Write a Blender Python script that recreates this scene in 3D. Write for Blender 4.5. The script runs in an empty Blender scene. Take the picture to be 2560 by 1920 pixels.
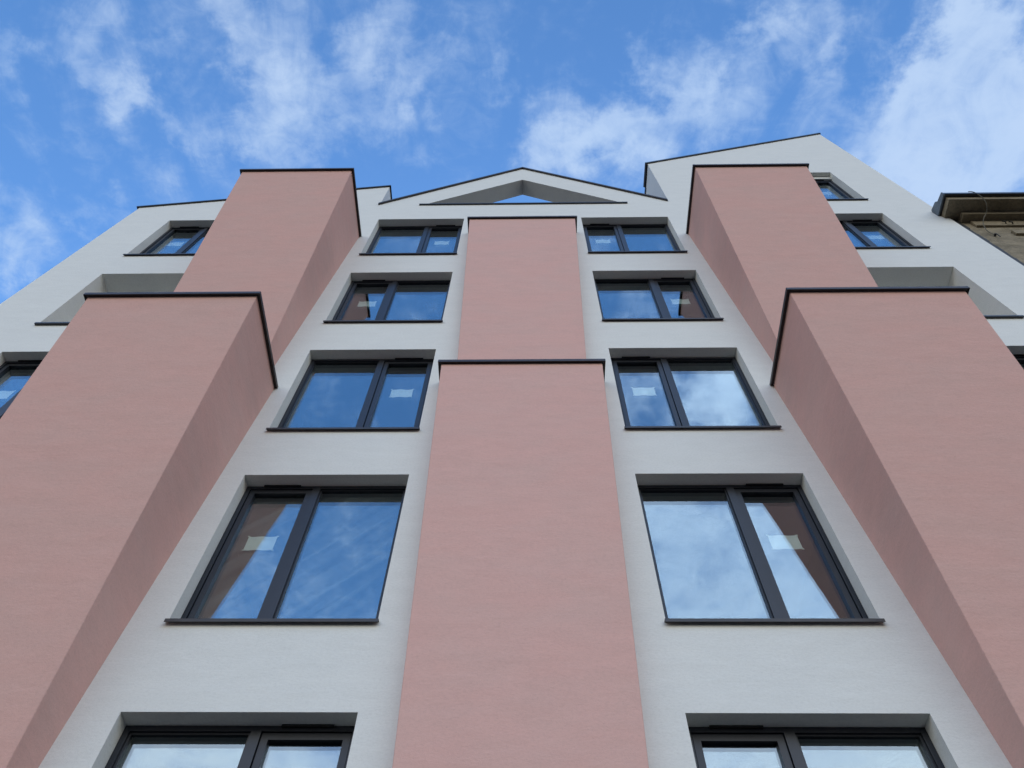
import bpy, bmesh, math, random
from mathutils import Vector, Matrix
from mathutils.geometry import tessellate_polygon
random.seed(7)
scene = bpy.context.scene
COL = scene.collection
H = 1.6                                   # eye height above the pavement; z below is measured from the eye

# ------------------------------------------------------------------ camera
F_PX, PITCH, YAW, ROLL = 1960.4, 60.6486, 2.0367, 1.4766
def cam_axes():
    p, y, r = (math.radians(a) for a in (PITCH, YAW, ROLL))
    f = Vector((0, math.cos(p), math.sin(p))); u = Vector((0, -math.sin(p), math.cos(p))); rt = Vector((1, 0, 0))
    Z = Matrix.Rotation(y, 3, 'Z'); f, u, rt = Z @ f, Z @ u, Z @ rt
    c, s = math.cos(r), math.sin(r)
    return c*rt + s*u, -s*rt + c*u, f
RT, UP, FW = cam_axes()
CAM = Vector((0, -5.0, H))
cd = bpy.data.cameras.new('camera'); cam = bpy.data.objects.new('camera', cd); COL.objects.link(cam)
cd.sensor_width = 36; cd.lens = F_PX/2560*36; cd.clip_start = .05; cd.clip_end = 3000
M = Matrix((RT, UP, -FW)).transposed().to_4x4(); M.translation = CAM
cam.matrix_world = M; scene.camera = cam

# ------------------------------------------------------------------ sky, clouds, sun
SUN_EL, SUN_AZ = 24.0, 90.0               # azimuth measured from +X (along the facade) ... sun stands behind the building
sun_dir = Vector((math.cos(math.radians(SUN_EL))*math.cos(math.radians(SUN_AZ)),
                  math.cos(math.radians(SUN_EL))*math.sin(math.radians(SUN_AZ)), math.sin(math.radians(SUN_EL))))
w = bpy.data.worlds.new('World'); scene.world = w; w.use_nodes = True
nt = w.node_tree; nt.nodes.clear(); N = nt.nodes; L = nt.links
def node(t, tree=None, **kw):
    n = (tree or nt).nodes.new(t)
    for k, v in kw.items(): setattr(n, k, v)
    return n
def wmath(op, a, b=None, c=None, clamp=False):
    n = node('ShaderNodeMath', operation=op, use_clamp=clamp)
    for i, v in enumerate((a, b, c)):
        if v is None: continue
        if hasattr(v, 'links'): L.new(v, n.inputs[i])
        else: n.inputs[i].default_value = v
    return n.outputs[0]
out = node('ShaderNodeOutputWorld'); bg = node('ShaderNodeBackground'); L.new(bg.outputs[0], out.inputs[0])
sky = node('ShaderNodeTexSky', sky_type='NISHITA', sun_disc=False)
sky.sun_elevation = math.radians(SUN_EL); sky.sun_rotation = math.radians(90 - SUN_AZ)
sky.altitude = 200; sky.air_density = 1.0; sky.dust_density = 0.6; sky.ozone_density = 1.5
bg.inputs['Strength'].default_value = 0.15
tc = node('ShaderNodeTexCoord')
sep = node('ShaderNodeSeparateXYZ'); L.new(tc.outputs['Generated'], sep.inputs[0])
zc = wmath('MAXIMUM', sep.outputs[2], 0.07)
px_, py_ = wmath('DIVIDE', sep.outputs[0], zc), wmath('DIVIDE', sep.outputs[1], zc)
comb = node('ShaderNodeCombineXYZ'); L.new(px_, comb.inputs[0]); L.new(py_, comb.inputs[1])
P = comb.outputs[0]                       # direction seen on a flat cloud layer
def layer_point(u, v, mirror=False):      # a direction (given where it was measured) as a point of the cloud layer
    d = FW + (u*1.1573 - 1280)/F_PX*RT - (v*1.1573 - 960)/F_PX*UP
    if mirror: d = Vector((d.x, -d.y, d.z))
    return Vector((d.x/d.z, d.y/d.z, 0))
CLOUDS = [  # u, v, radius, amount, mirrored
 (210,40,95,.75,0),(60,30,150,.35,0),(190,160,60,.75,0),(290,215,80,.95,0),(330,270,60,.65,0),(265,305,60,.95,0),(425,300,45,.8,0),(310,390,50,.4,0),
 (525,30,90,.9,0),(620,40,80,.45,0),(700,20,90,.35,0),(560,190,95,.95,0),(650,150,80,.85,0),(720,215,70,.8,0),(480,240,70,.35,0),(640,290,70,.6,0),(500,170,60,.5,0),(600,240,70,.6,0),(690,300,60,.5,0),
 (830,110,70,.8,0),(910,60,80,.8,0),(800,170,60,.5,0),(905,225,45,.55,0),(20,140,80,.7,0),(80,120,50,.5,0),(60,450,80,.85,0),(30,540,90,.8,0),(120,530,70,.45,0),(5,610,70,1,0),(215,470,40,.6,0),(375,410,40,.4,0),
 (1200,200,75,.75,0),(1290,265,75,1,0),(1185,345,80,.95,0),(1250,330,80,.8,0),(1350,350,100,.75,0),(1060,145,40,.45,0),(880,345,40,.45,0),
 (1400,210,70,.8,0),(1470,150,80,.85,0),(1400,150,60,.4,0),(1380,290,80,.6,0),(1530,270,110,.85,0),(1530,190,80,.6,0),(1600,60,70,.95,0),(1670,40,90,.5,0),(1640,140,70,.6,0),(1760,120,70,.75,0),(1790,200,70,.8,0),(1660,270,90,.6,0),(1450,60,80,.3,0),
 (1880,300,120,.95,0),(1960,200,90,.9,0),(2070,240,140,1.1,0),(2110,340,140,1.2,0),(2000,330,120,1.0,0),(2190,150,130,1.1,0),(2200,20,110,.6,0),(2040,80,80,.6,0),(2080,130,90,.7,0),(2200,300,140,1.2,0),(1780,350,90,.6,0),(2060,420,110,1.1,0),(2280,420,200,1.0,0),(2150,260,220,.5,0),(2190,400,160,.9,0),(2150,60,110,.3,0),(2000,120,70,.3,0),
 (1480,1200,190,.95,1),(1560,1300,190,1.05,1),(1700,1250,170,1.05,1),(1450,1080,140,.6,1),(1580,860,110,.95,1),(1460,880,110,.5,1),(1350,800,100,.5,1),(1600,780,80,.5,1),(1360,650,60,.3,1),(1800,1350,200,1.0,1),(1600,1620,260,.85,1),(1900,1620,260,.85,1),
 (640,1640,140,.9,1),(450,1640,150,.5,1),(300,1600,140,.3,1),(2300,1000,300,.9,1),(2300,1500,400,.9,1),(720,1330,90,.2,1),
]
wn = node('ShaderNodeTexNoise'); L.new(P, wn.inputs['Vector']); wn.inputs['Scale'].default_value = 7; wn.inputs['Detail'].default_value = 6; wn.inputs['Roughness'].default_value = .6
wa = node('ShaderNodeVectorMath', operation='SUBTRACT'); L.new(wn.outputs['Color'], wa.inputs[0]); wa.inputs[1].default_value = (.5, .5, .5)
wb = node('ShaderNodeVectorMath', operation='MULTIPLY_ADD'); L.new(wa.outputs[0], wb.inputs[0]); wb.inputs[1].default_value = (.30, .30, 0); L.new(P, wb.inputs[2])
PW = wb.outputs[0]
cov = None
for (u, v, r, a, m) in CLOUDS:
    a *= 1.3 if m else (.85 if u < 1000 else 1)
    c = layer_point(u, v, m); rr = ((layer_point(u+r, v, m)-c).length*(layer_point(u, v+r, m)-c).length)**.5*1.45
    d = node('ShaderNodeVectorMath', operation='DISTANCE'); L.new(PW, d.inputs[0]); d.inputs[1].default_value = c
    mr = node('ShaderNodeMapRange', interpolation_type='SMOOTHSTEP'); L.new(d.outputs['Value'], mr.inputs[0])
    mr.inputs[1].default_value = 0; mr.inputs[2].default_value = rr; mr.inputs[3].default_value = a; mr.inputs[4].default_value = 0
    cov = mr.outputs[0] if cov is None else wmath('ADD', cov, mr.outputs[0])
for bx in (-1.65, 1.65):                  # unseen bright cloud fields added either side of the street to lighten the facade
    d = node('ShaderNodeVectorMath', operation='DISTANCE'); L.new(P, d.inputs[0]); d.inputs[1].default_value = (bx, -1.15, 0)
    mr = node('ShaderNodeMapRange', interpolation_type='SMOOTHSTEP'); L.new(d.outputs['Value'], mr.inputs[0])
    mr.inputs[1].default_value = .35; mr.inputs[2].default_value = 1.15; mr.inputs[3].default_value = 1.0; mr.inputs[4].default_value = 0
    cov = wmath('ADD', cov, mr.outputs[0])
cov = wmath('MINIMUM', cov, 1.6)
far = node('ShaderNodeMapRange'); d = node('ShaderNodeVectorMath', operation='LENGTH'); L.new(P, d.inputs[0]); L.new(d.outputs['Value'], far.inputs[0])
far.inputs[1].default_value = 1.8; far.inputs[2].default_value = 4; far.inputs[3].default_value = 0; far.inputs[4].default_value = .65
cov = wmath('ADD', cov, far.outputs[0])   # a broken cloud field down to the horizon
def wnoise(scale, detail, rough, dist, off=(0, 0, 0), stretch=(1, 1, 1), rot=0):
    mp = node('ShaderNodeMapping'); L.new(P, mp.inputs[0]); mp.inputs[1].default_value = off; mp.inputs[3].default_value = stretch; mp.inputs[2].default_value = (0, 0, rot)
    n = node('ShaderNodeTexNoise'); L.new(mp.outputs[0], n.inputs['Vector'])
    n.inputs['Scale'].default_value = scale; n.inputs['Detail'].default_value = detail; n.inputs['Roughness'].default_value = rough; n.inputs['Distortion'].default_value = dist
    return n.outputs[0]
n1 = wnoise(8.0, 11, .62, .6, rot=.6, stretch=(1.5, 1, 1)); n2 = wnoise(24, 9, .62, .8, off=(3, 7, 0), rot=-.5, stretch=(1, 1.7, 1)); n3 = wnoise(2.2, 4, .5, .0, off=(9, 1, 0))
t = wmath('ADD', wmath('MULTIPLY', wmath('SUBTRACT', n1, .5), 2.3), wmath('MULTIPLY', wmath('SUBTRACT', n2, .5), 1.05))
t = wmath('ADD', cov, t); t = wmath('ADD', t, wmath('MULTIPLY', wmath('SUBTRACT', n3, .42), 1.6))
al = node('ShaderNodeMapRange', interpolation_type='SMOOTHSTEP'); L.new(t, al.inputs[0])
al.inputs[1].default_value = .0; al.inputs[2].default_value = 2.1; al.inputs[3].default_value = 0; al.inputs[4].default_value = .84
# sky colour, a little deeper blue than the plain model
tint = node('ShaderNodeMix', data_type='RGBA', blend_type='MULTIPLY'); tint.inputs[0].default_value = 1
L.new(sky.outputs[0], tint.inputs[6]); tint.inputs[7].default_value = (.53, .83, 1.10, 1)
cc = node('ShaderNodeMix', data_type='RGBA'); L.new(wmath('MULTIPLY', n3, 1.0, clamp=True), cc.inputs[0])
FILL_SKY = (9.3, 9.2, 8.5, 1)
CLOUD_A = (1.45, 2.1, 3.15, 1); CLOUD_B = (2.35, 2.75, 3.3, 1)
cc.inputs[6].default_value = CLOUD_A; cc.inputs[7].default_value = CLOUD_B
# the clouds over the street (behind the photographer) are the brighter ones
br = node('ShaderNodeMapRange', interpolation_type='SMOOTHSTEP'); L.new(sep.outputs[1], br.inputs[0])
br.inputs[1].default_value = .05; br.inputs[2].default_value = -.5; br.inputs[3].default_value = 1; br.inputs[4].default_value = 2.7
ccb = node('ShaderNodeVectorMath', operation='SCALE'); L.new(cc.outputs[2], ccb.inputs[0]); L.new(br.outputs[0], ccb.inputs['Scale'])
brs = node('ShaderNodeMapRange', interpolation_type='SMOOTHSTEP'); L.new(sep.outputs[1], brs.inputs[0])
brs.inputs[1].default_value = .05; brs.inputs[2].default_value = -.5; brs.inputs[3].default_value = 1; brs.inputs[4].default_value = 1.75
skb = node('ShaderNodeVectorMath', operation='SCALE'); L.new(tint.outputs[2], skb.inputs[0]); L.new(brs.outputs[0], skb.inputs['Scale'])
mx = node('ShaderNodeMix', data_type='RGBA'); L.new(al.outputs[0], mx.inputs[0]); L.new(skb.outputs[0], mx.inputs[6]); L.new(ccb.outputs[0], mx.inputs[7])
# pale band added low in the sky, bright behind the camera to light the facade
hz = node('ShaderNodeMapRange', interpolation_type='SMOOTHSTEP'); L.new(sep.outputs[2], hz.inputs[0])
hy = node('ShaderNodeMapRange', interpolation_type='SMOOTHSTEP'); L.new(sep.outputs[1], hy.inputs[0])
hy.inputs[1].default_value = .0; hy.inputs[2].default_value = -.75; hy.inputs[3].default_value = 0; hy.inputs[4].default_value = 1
hcol = node('ShaderNodeMix', data_type='RGBA'); L.new(hy.outputs[0], hcol.inputs[0]); hcol.inputs[6].default_value = (1.1, 1.2, 1.35, 1); hcol.inputs[7].default_value = FILL_SKY
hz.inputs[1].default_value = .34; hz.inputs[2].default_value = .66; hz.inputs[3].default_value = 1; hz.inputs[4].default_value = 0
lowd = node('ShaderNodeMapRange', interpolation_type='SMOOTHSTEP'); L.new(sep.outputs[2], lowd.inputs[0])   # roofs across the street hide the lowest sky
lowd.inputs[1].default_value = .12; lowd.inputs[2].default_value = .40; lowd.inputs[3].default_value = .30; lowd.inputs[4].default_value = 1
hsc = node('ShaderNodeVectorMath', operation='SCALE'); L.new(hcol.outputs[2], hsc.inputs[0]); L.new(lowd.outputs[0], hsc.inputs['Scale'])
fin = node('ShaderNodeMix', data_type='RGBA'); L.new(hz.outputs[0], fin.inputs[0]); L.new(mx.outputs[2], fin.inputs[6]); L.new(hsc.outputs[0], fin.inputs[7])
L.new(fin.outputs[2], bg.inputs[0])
w.cycles.sampling_method = 'MANUAL'; w.cycles.sample_map_resolution = 512

sl = bpy.data.lights.new('sun', 'SUN'); so = bpy.data.objects.new('sun', sl); COL.objects.link(so)
sl.energy = 2.0; sl.angle = math.radians(.5); sl.color = (1, .94, .85)
so.rotation_euler = (-sun_dir).to_track_quat('-Z', 'Y').to_euler(); so.location = (20, 20, 40)
scene.view_settings.view_transform = 'Standard'; scene.view_settings.look = 'None'
scene.view_settings.exposure = 1.0; scene.view_settings.gamma = 1; scene.view_settings.use_curve_mapping = False

# ------------------------------------------------------------------ materials
def mat(name):
    m = bpy.data.materials.new(name); m.use_nodes = True; t = m.node_tree
    return m, t, t.nodes['Principled BSDF']
def tex_noise(t, scale, detail, rough=.55, stretch=(1, 1, 1), dist=0):
    g = t.nodes.new('ShaderNodeNewGeometry'); mp = t.nodes.new('ShaderNodeMapping'); t.links.new(g.outputs['Position'], mp.inputs[0])
    mp.inputs[3].default_value = stretch
    n = t.nodes.new('ShaderNodeTexNoise'); t.links.new(mp.outputs[0], n.inputs['Vector'])
    n.inputs['Scale'].default_value = scale; n.inputs['Detail'].default_value = detail; n.inputs['Roughness'].default_value = rough; n.inputs['Distortion'].default_value = dist
    return n.outputs[0]
def ramp(t, src, stops):
    r = t.nodes.new('ShaderNodeValToRGB'); t.links.new(src, r.inputs[0])
    while len(r.color_ramp.elements) < len(stops): r.color_ramp.elements.new(.5)
    for e, (p, c) in zip(r.color_ramp.elements, stops): e.position = p; e.color = (*c, 1)
    return r.outputs[0]
def mixc(t, a, b, fac, mode='MIX'):
    m = t.nodes.new('ShaderNodeMix'); m.data_type = 'RGBA'; m.blend_type = mode
    for i, v in ((0, fac), (6, a), (7, b)):
        if hasattr(v, 'links'): t.links.new(v, m.inputs[i])
        else: m.inputs[i].default_value = v if i == 0 else (*v, 1)
    return m.outputs[2]
def bump(t, b, srcs):
    prev = None
    for src, dist, strength in srcs:
        n = t.nodes.new('ShaderNodeBump'); n.inputs['Distance'].default_value = dist; n.inputs['Strength'].default_value = strength
        t.links.new(src, n.inputs['Height'])
        if prev: t.links.new(prev, n.inputs['Normal'])
        prev = n.outputs[0]
    t.links.new(prev, b.inputs['Normal'])
def plaster(name, base, tone, spot, streak=.5):
    m, t, b = mat(name)
    patch = ramp(t, tex_noise(t, 1.1, 6, .6, (1, 1, 1.9), .3), [(.34, tone), (.62, base)])
    trow = ramp(t, tex_noise(t, 3.2, 7, .65, (1, 1, 2.4), .6), [(.3, tuple(c*spot for c in base)), (.52, base), (.75, tuple(min(1, c*1.06) for c in base))])
    col = mixc(t, patch, trow, streak)
    speck = ramp(t, tex_noise(t, 38, 5, .75, (1, 1, 1.5)), [(.3, (.90,)*3), (.5, (1,)*3), (.75, (1.06,)*3)])
    col = mixc(t, col, speck, .8, 'MULTIPLY')
    t.links.new(col, b.inputs['Base Color']); b.inputs['Roughness'].default_value = .92
    b.inputs['Specular IOR Level'].default_value = .2
    bump(t, b, [(tex_noise(t, 1.8, 5, .55, (1, 1, 3)), .02, .35), (tex_noise(t, 26, 5, .6, (1, 1, 2)), .004, .35), (tex_noise(t, 160, 3, .6), .0022, .6)])
    return m
WHITE = plaster('white_render', (.78, .787, .75), (.745, .757, .727), .95)
PINK = plaster('pink_render', (.725, .442, .385), (.665, .452, .397), .93, .5)
def metal(name, col, rough=.45, met=.0, var=.25):
    m, t, b = mat(name)
    c = ramp(t, tex_noise(t, 9, 5, .6, (1, 1, 1)), [(.3, tuple(x*(1-var) for x in col)), (.7, tuple(x*(1+var) for x in col))])
    t.links.new(c, b.inputs['Base Color']); b.inputs['Roughness'].default_value = rough; b.inputs['Metallic'].default_value = met
    bump(t, b, [(tex_noise(t, 40, 3), .001, .3)])
    return m
COPING = metal('brown_coping', (.036, .028, .026), .5)
ROOFM = metal('dark_roof_sheet', (.022, .024, .03), .42)
FRAME = metal('anthracite_frame', (.013, .016, .024), .42, 0, .12)
VENT = metal('black_vent', (.006, .006, .007), .6)
SILLM = metal('brown_sill', (.038, .034, .034), .45)
ZINC = metal('zinc_sheet', (.12, .15, .18), .5, .4)
def glass():
    m, t, b = mat('window_glass'); t.nodes.remove(b); o = t.nodes['Material Output']
    tr = t.nodes.new('ShaderNodeBsdfTransparent'); tr.inputs[0].default_value = (.95, .985, .965, 1)
    gl = t.nodes.new('ShaderNodeBsdfGlossy'); gl.inputs['Roughness'].default_value = .0; gl.inputs[0].default_value = (.86, .96, 1, 1)
    g = t.nodes.new('ShaderNodeNewGeometry'); d = t.nodes.new('ShaderNodeVectorMath'); d.operation = 'DOT_PRODUCT'
    t.links.new(g.outputs['True Normal'], d.inputs[0]); t.links.new(g.outputs['Incoming'], d.inputs[1])
    def mth(op, a, bb=None):
        n = t.nodes.new('ShaderNodeMath'); n.operation = op
        for i, v in enumerate((a, bb)):
            if v is None: continue
            if hasattr(v, 'links'): t.links.new(v, n.inputs[i])
            else: n.inputs[i].default_value = v
        return n.outputs[0]
    c = mth('ABSOLUTE', d.outputs['Value']); k = mth('POWER', mth('SUBTRACT', 1, c), 4.0)
    fac = mth('ADD', mth('MULTIPLY', k, .80), .18)
    bm_ = t.nodes.new('ShaderNodeBump'); bm_.inputs['Distance'].default_value = .007; bm_.inputs['Strength'].default_value = .25
    t.links.new(tex_noise(t, 1.3, 2, .4), bm_.inputs['Height']); t.links.new(bm_.outputs[0], gl.inputs['Normal'])
    mx = t.nodes.new('ShaderNodeMixShader'); t.links.new(fac, mx.inputs[0]); t.links.new(tr.outputs[0], mx.inputs[1]); t.links.new(gl.outputs[0], mx.inputs[2])
    t.links.new(mx.outputs[0], o.inputs[0]); return m
GLASS = glass()
def simple(name, a, bcol, scale=6, rough=.95):
    m, t, b = mat(name); t.links.new(ramp(t, tex_noise(t, scale, 6, .6), [(.3, a), (.7, bcol)]), b.inputs['Base Color']); b.inputs['Roughness'].default_value = rough; b.inputs['Specular IOR Level'].default_value = .05
    bump(t, b, [(tex_noise(t, scale*6, 4), .004, .5)]); return m
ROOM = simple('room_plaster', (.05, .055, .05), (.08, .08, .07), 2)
PAPER = simple('paper', (.66, .72, .68), (.72, .77, .73), 20)
TAPE = simple('masking_tape', (.45, .5, .45), (.55, .58, .5), 20)
ASPHALT = simple('asphalt', (.03, .03, .031), (.045, .044, .042), 3)
PAVING = simple('paving', (.04, .039, .037), (.055, .053, .05), 2)
KERB = simple('kerb_stone', (.25, .25, .24), (.34, .33, .31), 5)
CABLE = simple('cable_rubber', (.14, .14, .12), (.2, .19, .16), 5)
def stone(name, lo, hi):
    m, t, b = mat(name)
    a = ramp(t, tex_noise(t, 1.6, 8, .68, (1, 1, 1.6), .5), [(.3, lo), (.5, tuple((x+y)/2 for x, y in zip(lo, hi))), (.68, hi)])
    s = ramp(t, tex_noise(t, 22, 6, .7), [(.3, (.55,)*3), (.5, (1,)*3), (.75, (1.12,)*3)])
    t.links.new(mixc(t, a, s, .8, 'MULTIPLY'), b.inputs['Base Color']); b.inputs['Roughness'].default_value = .95
    bump(t, b, [(tex_noise(t, 9, 7, .65), .03, .7), (tex_noise(t, 60, 5, .7), .01, .8)]); return m
STONE = stone('weathered_stucco', (.15, .125, .08), (.36, .30, .205))
TRIM = stone('weathered_trim', (.18, .15, .10), (.32, .265, .18))
def film():
    m, t, b = mat('plastic_film'); t.nodes.remove(b); o = t.nodes['Material Output']
    tr = t.nodes.new('ShaderNodeBsdfTransparent'); di = t.nodes.new('ShaderNodeBsdfDiffuse'); di.inputs[0].default_value = (.8, .85, .86, 1)
    n = tex_noise(t, 7, 6, .7, (1, 1, 1), 1.2)
    g = t.nodes.new('ShaderNodeNewGeometry'); mp = t.nodes.new('ShaderNodeMapping'); mp.inputs[2].default_value = (0, math.radians(48), 0); t.links.new(g.outputs['Position'], mp.inputs[0])
    m2 = t.nodes.new('ShaderNodeMapping'); m2.inputs[3].default_value = (1, 1, 14); t.links.new(mp.outputs[0], m2.inputs[0])
    k = t.nodes.new('ShaderNodeTexNoise'); t.links.new(m2.outputs[0], k.inputs['Vector']); k.inputs['Scale'].default_value = .8; k.inputs['Detail'].default_value = 3; k.inputs['Distortion'].default_value = .15
    r = t.nodes.new('ShaderNodeMapRange'); t.links.new(k.outputs[0], r.inputs[0]); r.inputs[1].default_value = .40; r.inputs[2].default_value = .80; r.inputs[3].default_value = .07; r.inputs[4].default_value = .30
    mx = t.nodes.new('ShaderNodeMixShader'); t.links.new(r.outputs[0], mx.inputs[0]); t.links.new(tr.outputs[0], mx.inputs[1]); t.links.new(di.outputs[0], mx.inputs[2])
    t.links.new(mx.outputs[0], o.inputs[0]); return m
FILM = film()

# ------------------------------------------------------------------ mesh helpers (z measured from eye level, shifted by H when linked)
class MB:
    def __init__(s): s.v = []; s.f = []
    def quad(s, *pts): n = len(s.v); s.v += [tuple(p) for p in pts]; s.f.append(tuple(range(n, n+len(pts))))
    def box(s, x0, x1, y0, y1, z0, z1):
        n = len(s.v); s.v += [(x, y, z) for z in (z0, z1) for y in (y0, y1) for x in (x0, x1)]
        s.f += [tuple(n+i for i in q) for q in ((0,2,3,1),(4,5,7,6),(0,1,5,4),(2,6,7,3),(0,4,6,2),(1,3,7,5))]
    def prism(s, poly, a, axis_map):      # poly 2-D, a = (lo, hi); axis_map(u, v, w) -> xyz
        n = len(s.v); k = len(poly)
        s.v += [axis_map(u, v, a[0]) for u, v in poly] + [axis_map(u, v, a[1]) for u, v in poly]
        s.f.append(tuple(range(n, n+k))); s.f.append(tuple(range(n+2*k-1, n+k-1, -1)))
        for i in range(k): j = (i+1) % k; s.f.append((n+i, n+j, n+k+j, n+k+i))
    def tube(s, pts, r, seg=8):
        n0 = len(s.v); pts = [Vector(p) for p in pts]
        for i, p in enumerate(pts):
            t = (pts[min(i+1, len(pts)-1)]-pts[max(i-1, 0)]).normalized(); a = t.cross(Vector((.3, 1, .2))).normalized(); b = t.cross(a)
            s.v += [tuple(p+r*(math.cos(2*math.pi*k/seg)*a+math.sin(2*math.pi*k/seg)*b)) for k in range(seg)]
        for i in range(len(pts)-1):
            for k in range(seg):
                s.f.append((n0+i*seg+k, n0+i*seg+(k+1) % seg, n0+(i+1)*seg+(k+1) % seg, n0+(i+1)*seg+k))
        s.f.append(tuple(range(n0, n0+seg))); s.f.append(tuple(range(n0+(len(pts)-1)*seg, n0+len(pts)*seg))[::-1])
    def build(s, name, m, parent=None, bevel=0, dz=H, fix=True):
        me = bpy.data.meshes.new(name); me.from_pydata([(x, y, z+dz) for x, y, z in s.v], [], s.f); me.update()
        if fix or bevel:
            b = bmesh.new(); b.from_mesh(me)
            bmesh.ops.recalc_face_normals(b, faces=b.faces)
            if bevel: bmesh.ops.bevel(b, geom=[e for e in b.edges if len(e.link_faces) == 2 and e.calc_face_angle(0) > .6], offset=bevel, segments=2, profile=.5, affect='EDGES')
            b.to_mesh(me); b.free()
        me.materials.append(m); o = bpy.data.objects.new(name, me); COL.objects.link(o)
        if parent: o.parent = parent
        return o
def tag(o, label=None, cat=None, group=None, kind=None):
    for k, v in (('label', label), ('category', cat), ('group', group), ('kind', kind)):
        if v: o[k] = v
    return o
def empty(name, label, cat, group=None, loc=(0, 0, 0)):
    o = bpy.data.objects.new(name, None); COL.objects.link(o); o.location = loc; return tag(o, label, cat, group)

# ------------------------------------------------------------------ the street (below the picture)
def sheet(name, x0, x1, y0, y1, z, m, h=0):
    b = MB()
    if h: b.box(x0, x1, y0, y1, z-h, z)
    else: b.quad((x0, y0, z), (x1, y0, z), (x1, y1, z), (x0, y1, z))
    return tag(b.build(name, m, dz=0, fix=bool(h)), kind='structure')
sheet('ground', -1500, 1500, -1500, 1500, -.16, ASPHALT)
sheet('road', -400, 400, -17.5, -9, -.12, ASPHALT)
sheet('pavement', -60, 60, -8.8, -.004, 0, PAVING, .15)
sheet('kerb', -60, 60, -8.98, -8.804, .0, KERB, .15)

# ------------------------------------------------------------------ apartment building
bld = empty('apartment_building', 'new white apartment building with tapering pink pillars and an open gable on its roof', 'building')
LX, RX = -8.53, 8.66
# rows: top of opening, top of sill
ROW = {'A': (15.965, 13.80), 'B': (12.915, 10.83), 'C': (9.917, 7.80), 'D': (6.911, 4.79), 'E': (3.896, 1.78)}
COLS = {'il': (-3.058, -1.267), 'ir': (1.172, 2.973), 'ol': (-7.49, -5.70), 'or': (5.66, 7.45)}
WIN = []
for r in 'ABCDE':
    sash_outer = r in 'BD'
    for c in ('il', 'ir'): WIN.append((r, c, *COLS[c], *ROW[r], sash_outer))
    if r != 'B':
        for c in ('ol', 'or'): WIN.append((r, c, *COLS[c], ROW[r][0]+(.05 if r == 'A' and c == 'ol' else .12 if r == 'A' else 0), ROW[r][1]+(.07 if r == 'A' and c == 'ol' else .13 if r == 'A' else 0), True))
WIN.append(('T', 'or', 5.66, 7.50, 19.42, 17.03, True))
LOG = [(-7.48, -5.70, 12.95, 10.80), (5.66, 7.445, 12.98, 10.82)]
ZB = -H                                    # pavement level
outline = [(LX, ZB), (RX, ZB), (RX, 23.78), (3.17, 20.42), (3.17, 17.08), (-.05, 20.04), (-3.20, 17.02), (-3.20, 18.49), (LX, 16.96)]
tri = [(-2.27, 16.95), (2.20, 16.95), (-.05, 19.01)]
holes = [[(x0, zb), (x1, zb), (x1, zt), (x0, zt)] for (_, _, x0, x1, zt, zb, _) in WIN] + [[(x0, zb), (x1, zb), (x1, zt), (x0, zt)] for (x0, x1, zt, zb) in LOG]
def face_with_holes(mb, loops, y):
    n = len(mb.v); pts = [p for lp in loops for p in lp]
    mb.v += [(x, y, z) for x, z in pts]
    for tr_ in tessellate_polygon([[Vector((x, z, 0)) for x, z in lp] for lp in loops]): mb.f.append(tuple(n+i for i in tr_))
wall = MB()
face_with_holes(wall, [outline, tri]+holes, 0)
FY = .155                                  # reveal depth to the window frames
def reveal(lp, y0, y1):
    for i in range(len(lp)):
        (xa, za), (xb, zb) = lp[i], lp[(i+1) % len(lp)]
        wall.quad((xa, y0, za), (xb, y0, zb), (xb, y1, zb), (xa, y1, za))
for k, h in enumerate(holes): reveal(h, 0, 1.5 if k >= len(WIN) else .235)
for (x0, x1, zt, zb) in LOG:               # loggia: floor, back wall and inner side below the parapet
    wall.quad((x0, .25, zb), (x1, .25, zb), (x1, .25, zb-.9), (x0, .25, zb-.9))
    lf = MB(); lf.box(x0+.002, x1-.002, .252, 1.498, zb-.93, zb-.9); lf.build('loggia_floor', ASPHALT, bld)
    wall.quad((x0, 1.5, zb-.9), (x1, 1.5, zb-.9), (x1, 1.5, zt), (x0, 1.5, zt))
    for x in (x0, x1): wall.quad((x, .25, zb), (x, 1.5, zb), (x, 1.5, zb-.9), (x, .25, zb-.9))
reveal(tri, 0, .37)
DEEP = 11
GY = .37
face_with_holes(wall, [[(-3.20, 16.6), (3.17, 16.6), (3.17, 17.08), (-.05, 20.04), (-3.20, 17.02)], tri], GY)
for a, b in ((3, 4), (4, 5), (5, 6), (6, 7), (7, 8), (8, 0), (1, 2), (2, 3)):
    (xa, za), (xb, zb) = outline[a], outline[b]; y1 = GY if (a, b) in ((4, 5), (5, 6)) else DEEP
    wall.quad((xa, 0, za), (xb, 0, zb), (xb, y1, zb), (xa, y1, za))
wall.quad((3.17, GY, 17.08), (3.17, DEEP, 17.08), (3.17, DEEP, 16.6), (3.17, GY, 16.6)); wall.quad((-3.2, GY, 17.02), (-3.2, DEEP, 17.02), (-3.2, DEEP, 16.6), (-3.2, GY, 16.6))
roof = MB(); roof.quad((-3.20, GY, 16.6), (3.17, GY, 16.6), (3.17, DEEP, 16.6), (-3.20, DEEP, 16.6)); roof.build('roof', ROOFM, bld, fix=False)
wall.v += [(x, DEEP, z) for x, z in outline[:4]+[(3.17, 16.6), (-3.2, 16.6)]+outline[7:]]; wall.f.append(tuple(range(len(wall.v)-8, len(wall.v))))
wo = wall.build('wall', WHITE, bld, fix=False)

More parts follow.
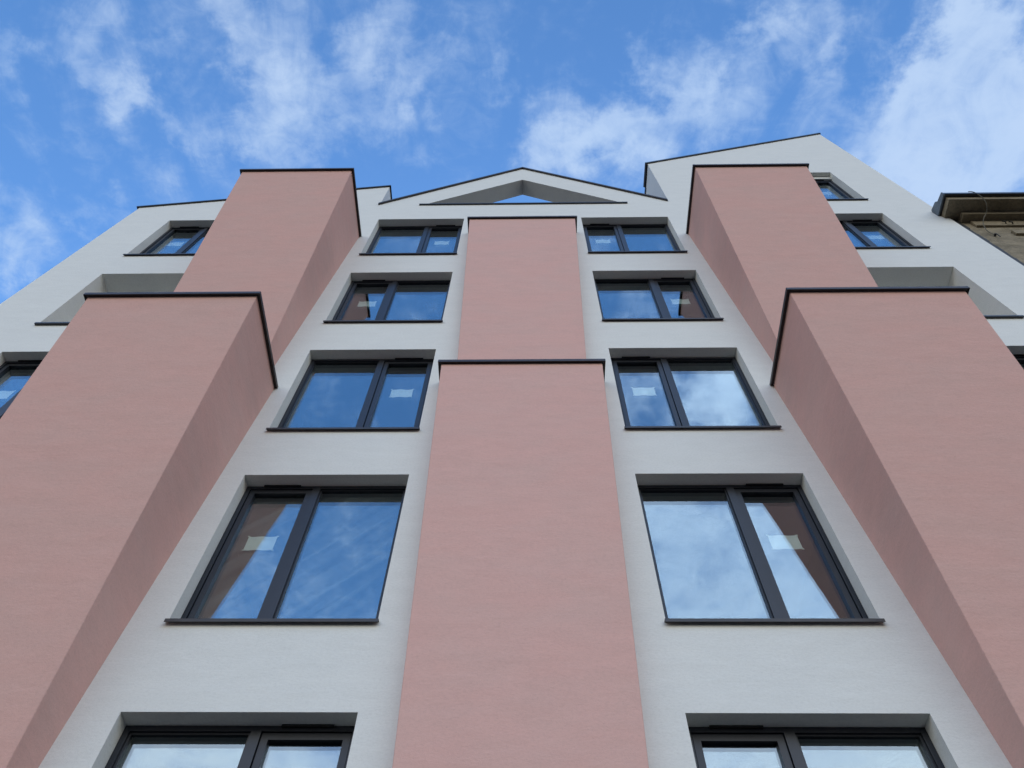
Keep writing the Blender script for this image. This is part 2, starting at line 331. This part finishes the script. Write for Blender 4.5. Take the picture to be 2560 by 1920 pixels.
def strip(mb, p, q, up, y0, y1):           # sheet-metal coping along p -> q (x, z), 'up' thick
    d = Vector((q[0]-p[0], q[1]-p[1])).normalized(); n = Vector((-d.y, d.x)) if d.x > 0 else Vector((d.y, -d.x))
    poly = [(p[0], p[1]), (q[0], q[1]), (q[0]+n.x*up, q[1]+n.y*up), (p[0]+n.x*up, p[1]+n.y*up)]
    mb.prism(poly, (y0, y1), lambda u, v, w_: (u, w_, v))
# roof copings
c = MB(); strip(c, (LX-.05, 16.925), (-3.165, 18.46+.012), .045, -.035, .40); c.build('coping', ROOFM, bld)
c = MB(); c.box(-3.20, -3.165, .40, 6, 18.45, 18.535); c.build('roof_edge', ROOFM, bld)
c = MB()
poly = [(-3.23, 16.985), (-.05, 20.03), (3.15, 17.075), (3.15, 17.14), (-.05, 20.105), (-3.23, 17.055)]
c.prism(poly, (-.04, GY+.03), lambda u, v, w_: (u, w_, v)); c.build('coping', COPING, bld)
c = MB(); strip(c, (3.13, 20.40), (RX+.03, 23.765), .055, -.035, .60); c.build('coping', ROOFM, bld)
c = MB(); c.box(3.145, 3.17, .60, 7, 20.35, 20.47); c.build('roof_edge', ROOFM, bld)
c = MB(); c.box(-2.32, 2.25, -.035, .37+.02, 16.93, 16.965); c.build('gable_sill', ROOFM, bld)

# pink pillars: each is a wedge that grows forward as it rises, under a metal coping
def pillar(x0, x1, ztop, dtop, slope, taper, zbot, label):
    db = max(.004, dtop-slope*(ztop-zbot)); t = taper*(ztop-zbot)
    m = MB(); T = [(x0, 0, ztop), (x1, 0, ztop), (x1, -dtop, ztop), (x0, -dtop, ztop)]; B = [(x0+t, 0, zbot), (x1-t, 0, zbot), (x1-t, -db, zbot), (x0+t, -db, zbot)]
    n = 0; m.v = B+T; m.f = [(0,1,2,3),(7,6,5,4),(3,2,6,7),(0,3,7,4),(2,1,5,6)]
    o = m.build('pillar', PINK, bld, bevel=.008); o['label'] = label
    k = MB(); e = .04; k.box(x0-e, x1+e, -dtop-e, -.001, ztop, ztop+.036)
    k.box(x0-e, x1+e, -dtop-e, -dtop-e+.006, ztop-.018, ztop); k.box(x0-e, x0-e+.006, -dtop-e+.006, -.001, ztop-.018, ztop); k.box(x1+e-.006, x1+e, -dtop-e+.006, -.001, ztop-.018, ztop)
    k.build('coping', COPING, o, fix=True)
PIL = [(-5.345, -3.262, 14.855, 1.30, .178, .032, 7.62, 'upper left pink pillar'), (3.195, 5.275, 14.855, 1.30, .178, .030, 7.62, 'upper right pink pillar'),
       (-5.345, -3.262, 8.815, 1.30, .178, .032, 1.58, 'lower left pink pillar'), (3.182, 5.275, 8.815, 1.30, .178, .030, 1.58, 'lower right pink pillar'),
       (-1.085, .985, 15.0, .29, .019, .031, 8.5, 'upper middle pink pillar, shallow'), (-1.085, .985, 8.925, .29, .019, .031, -1.0, 'lower middle pink pillar, shallow')]
for p in PIL: pillar(*p)

# windows
def window(x0, x1, zt, zb, sash_left, high_band=False):
    if high_band:
        g = MB(); g.box(x0+.001, x1-.001, .11, .234, zt-.17, zt-.001); g.build('blind_box', WHITE, bld); zt -= .172
    m = MB(); fw = .047; y0, y1 = FY, .228
    e = .0015; X0, X1, Z0, Z1 = x0+e, x1-e, zb+e, zt-e
    mw = .080; sw = .735                  # mullion and sash-zone widths
    mx0, mx1 = (X0+sw, X0+sw+mw) if sash_left else (X1-sw-mw, X1-sw)
    m.box(X0, X0+fw, y0, y1, Z0, Z1); m.box(X1-fw, X1, y0, y1, Z0, Z1); m.box(X0+fw, X1-fw, y0, y1, Z1-fw, Z1); m.box(X0+fw, X1-fw, y0, y1, Z0, Z0+fw)
    m.box(mx0, mx1, y0-.004, y1, Z0+fw, Z1-fw)
    win = m.build('window', FRAME, bld)
    sx0, sx1 = (X0+fw, mx0) if sash_left else (mx1, X1-fw)
    px0, px1 = (mx1, X1-fw) if sash_left else (X0+fw, mx0)
    s = MB(); q = .056; g_ = .007; a, b, cz, dz_ = sx0+g_, sx1-g_, Z0+fw+g_, Z1-fw-g_
    for bx in ((a, a+q, cz, dz_), (b-q, b, cz, dz_), (a+q, b-q, dz_-q, dz_), (a+q, b-q, cz, cz+q)): s.box(bx[0], bx[1], y0+.012, y1-.004, bx[2], bx[3])
    for bx in ((sx0, a, Z0+fw, Z1-fw), (b, sx1, Z0+fw, Z1-fw), (a, b, dz_, Z1-fw), (a, b, Z0+fw, cz)): s.box(bx[0], bx[1], y0+.05, y1-.006, bx[2], bx[3])
    s.build('sash', FRAME, win)
    gb = MB(); bead = .018
    for bx in ((px0, px0+bead, Z0+fw, Z1-fw), (px1-bead, px1, Z0+fw, Z1-fw), (px0+bead, px1-bead, Z1-fw-bead, Z1-fw), (px0+bead, px1-bead, Z0+fw, Z0+fw+bead)): gb.box(bx[0], bx[1], y0+.018, y1-.004, bx[2], bx[3])
    gb.build('glazing_bead', FRAME, win)
    p = MB(); p.box(a+q, b-q, y0+.046, y0+.070, cz+q, dz_-q); p.build('pane', GLASS, win)
    p = MB(); p.box(px0+bead, px1-bead, y0+.034, y0+.058, Z0+fw+bead, Z1-fw-bead); p.build('pane', GLASS, win)
    cx = (sx0+sx1)/2
    v = MB(); v.box(cx-.20, cx+.20, y0-.020, y0-.001, zt-.02, zt-.002); v.build('vent', VENT, win)
    sl_ = MB(); sl_.prism([(-.038, zb-.030), (-.032, zb-.030), (-.032, zb-.002), (y0-.001, zb+.012), (y0-.001, zb+.018), (-.038, zb+.005)], (x0-.014, x1+.014), lambda u, v_, w_: (w_, u, v_))
    sl_.build('sill', SILLM, win)
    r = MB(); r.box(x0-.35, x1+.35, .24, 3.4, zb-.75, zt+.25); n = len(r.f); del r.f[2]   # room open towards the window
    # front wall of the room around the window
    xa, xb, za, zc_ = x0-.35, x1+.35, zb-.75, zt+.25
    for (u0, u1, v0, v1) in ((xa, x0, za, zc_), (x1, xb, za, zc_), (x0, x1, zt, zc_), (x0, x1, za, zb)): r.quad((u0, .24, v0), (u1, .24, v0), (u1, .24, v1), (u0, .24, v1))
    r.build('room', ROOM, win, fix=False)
    return cx, (px0+px1)/2, win
PAPERS = {('A','il'):'top left window right of the upper left pillar',('B','il'):'second left window from the top, between pillars',('C','il'):'third left window, level with the middle pillar cap',('D','il'):'large left window holding plastic film',
          ('A','ir'):'top right window beside the upper middle pillar',('B','ir'):'second right window from the top, between pillars',('C','ir'):'third right window, level with the middle pillar cap',('D','ir'):'large right window with cloud reflections',
          ('A','ol'):'far left top window beyond the pillar',('C','ol'):'window cut by the left picture edge',('A','or'):'far right window beyond the upper right pillar',('T','or'):'highest small window under the right roof'}
for (r, cname, x0, x1, zt, zb, so_) in WIN:
    left = cname in ('il', 'ol'); sash_left = (left and so_) or (not left and not so_)
    cx, fx, win = window(x0, x1, zt, zb, sash_left, r == 'T')
    if (r, cname) in PAPERS:
        z1 = (zt-.17 if r == 'T' else zt)-.715-random.uniform(0, .03)
        q = MB(); xx = cx+random.uniform(-.02, .02); tw = random.uniform(-.006, .006); n = 12
        def py(i): return FY+.083+.004*math.sin(i*.9)
        for i in range(n):
            a, b = xx-.147+.294*i/n, xx-.147+.294*(i+1)/n
            q.quad((a, py(i), z1-.205+tw*i/n), (b, py(i+1), z1-.205+tw*(i+1)/n), (b, py(i+1), z1-tw*(i+1)/n), (a, py(i), z1-tw*i/n))
        po = q.build('paper_sheet', PAPER, fix=False)
        tag(po, 'white paper sheet taped inside the '+PAPERS[(r, cname)], 'paper', 'paper sheets taped inside the new windows')
        for sx in (-1, 1):
            for sz in (0, 1):
                tp = MB(); X, Z = xx+sx*.147, z1-.205*sz; y = FY+.0805
                tp.quad((X-.014, y, Z-.007), (X+.011, y, Z-.012), (X+.013, y, Z+.006), (X-.011, y, Z+.012))
                tp.build('tape', TAPE, po, fix=False)
# crumpled protective film behind the glass of the large left window
x0, x1, zt, zb = COLS['il'][0], COLS['il'][1], *ROW['D']
fm = MB(); nx, nz = 40, 44
for j in range(nz+1):
    for i in range(nx+1):
        x = x0+.06+(x1-x0-.12)*i/nx; z = zb+.06+(zt-zb-.12)*j/nz
        fm.v.append((x, .27+.010*math.sin(9*(x*.9-z*.8))+.005*math.sin(23*(x-z*1.1)+2), z))
for j in range(nz):
    for i in range(nx): a = j*(nx+1)+i; fm.f.append((a, a+1, a+nx+2, a+nx+1))
tag(fm.build('plastic_film', FILM, fix=False), 'crumpled clear protective film hanging behind the large lower left window', 'film')
# loggia parapet flashings and the little wall hooks inside
for (a0, a1, zt, zb), s in zip(LOG, (-1, 1)):
    k = MB(); k.box(a0-.02, a1+.02, -.04, .27, zb, zb+.035); k.build('parapet_flashing', ROOFM, bld)
    hk = MB(); xw = a0 if s < 0 else a1
    hk.tube([(xw+s*.0, .55, 11.65), (xw-s*.03, .55, 11.65), (xw-s*.035, .52, 11.65), (xw-s*.035, .52, 11.60)], .006); hk.build('hook', VENT, bld)

# ------------------------------------------------------------------ old neighbouring house on the right
nb = empty('stucco_house', 'old brown stucco house with a weathered cornice at the right edge', 'building')
WY = .06; NX0, NX1 = 8.70, 24
m = MB(); m.box(NX0, NX1, WY, 10, ZB, 15.95); m.build('wall', STONE, nb)
rj = random.Random(3); m = MB(); zj = ZB; xr = 8.79            # ragged dark joint between the two houses
while zj < 15.69:
    z2 = min(15.69, zj+rj.uniform(.08, .3)); x2 = 8.785+rj.uniform(-.018, .022)
    m.box(RX+.004, x2, .030, WY-.004, zj, z2-.0005); zj = z2
m.build('joint', VENT, nb)
def slab(x0, x1, y0, z0, z1, name, mt, bev=.006, xback=None):
    b = MB(); b.box(x0, x1, y0, WY-.001, z0, z1); return b.build(name, mt, nb, bevel=bev)
cn = MB(); cn.box(8.55, NX1, -.39, -.003, 15.70, 15.845); cn.box(8.70, NX1, -.003, WY-.001, 15.70, 15.845); cn.build('cornice', TRIM, nb, bevel=.006)
slab(8.84, NX1, -.13, 15.56, 15.697, 'cornice_moulding', TRIM)
slab(9.0, NX1, .012, 15.27, 15.559, 'frieze_panel', STONE, .01)
slab(9.5, 11.2, .008, 14.76, 14.95, 'frieze_panel', STONE, .01)
g = MB(); g.prism([(-.46, 15.85), (.3, 15.85), (.3, 16.0), (-.40, 15.955), (-.46, 15.93)], (8.52, NX1), lambda u, v, w_: (w_, u, v)); g.build('gutter', ROOFM, nb)
g = MB(); g.prism([(-.46, 15.84), (-.003, 15.84), (-.003, 16.12), (-.03, 16.16), (-.22, 16.10), (-.26, 16.01), (-.46, 15.96)], (8.485, 8.515), lambda u, v, w_: (w_, u, v)); g.build('gutter_end_plate', ZINC, nb)
g = MB(); g.box(8.3+.4, NX1, .3, 9, 16.0, 16.2); g.build('roof', ROOFM, nb)
# small broken fixings in the frieze
for fx_, fz_ in ((9.62, 15.36), (9.74, 15.33)):
    m = MB(); m.tube([(fx_, .015, fz_), (fx_-.03, -.03, fz_-.01), (fx_-.09, -.035, fz_+.01)], .012); m.build('fixing', VENT, nb)
# loose cable hanging from the gutter to a bracket on the wall
cb = MB(); pts = [(9.03, -.47, 15.955), (9.10, -.475, 15.93), (9.17, -.45, 15.86), (9.23, -.40, 15.72), (9.27, -.30, 15.60), (9.26, -.17, 15.52), (9.17, -.10, 15.40), (9.10, -.03, 15.25), (9.05, .02, 15.0), (9.06, .03, 14.82), (9.08, .02, 14.74)]
def smooth(pts, n=6):
    P_ = [Vector(p) for p in pts]; o = []
    for i in range(len(P_)-1):
        a, b, c_, d_ = P_[max(i-1, 0)], P_[i], P_[i+1], P_[min(i+2, len(P_)-1)]
        for k in range(n):
            t_ = k/n; o.append(.5*((2*b)+(c_-a)*t_+(2*a-5*b+4*c_-d_)*t_*t_+(3*b-a-3*c_+d_)*t_**3))
    return o+[P_[-1]]
cb.tube(smooth(pts), .008); tag(cb.build('hanging_cable', CABLE), 'thin pale cable looping from the old cornice down the brown wall', 'cable')
bk = MB(); bk.box(9.07, 9.10, -.0, WY-.002, 14.72, 14.75); bk.tube([(9.085, .0, 14.70), (9.08, .0, 14.60), (9.065, .0, 14.53)], .008)
bk.build('cable_bracket', VENT, nb)
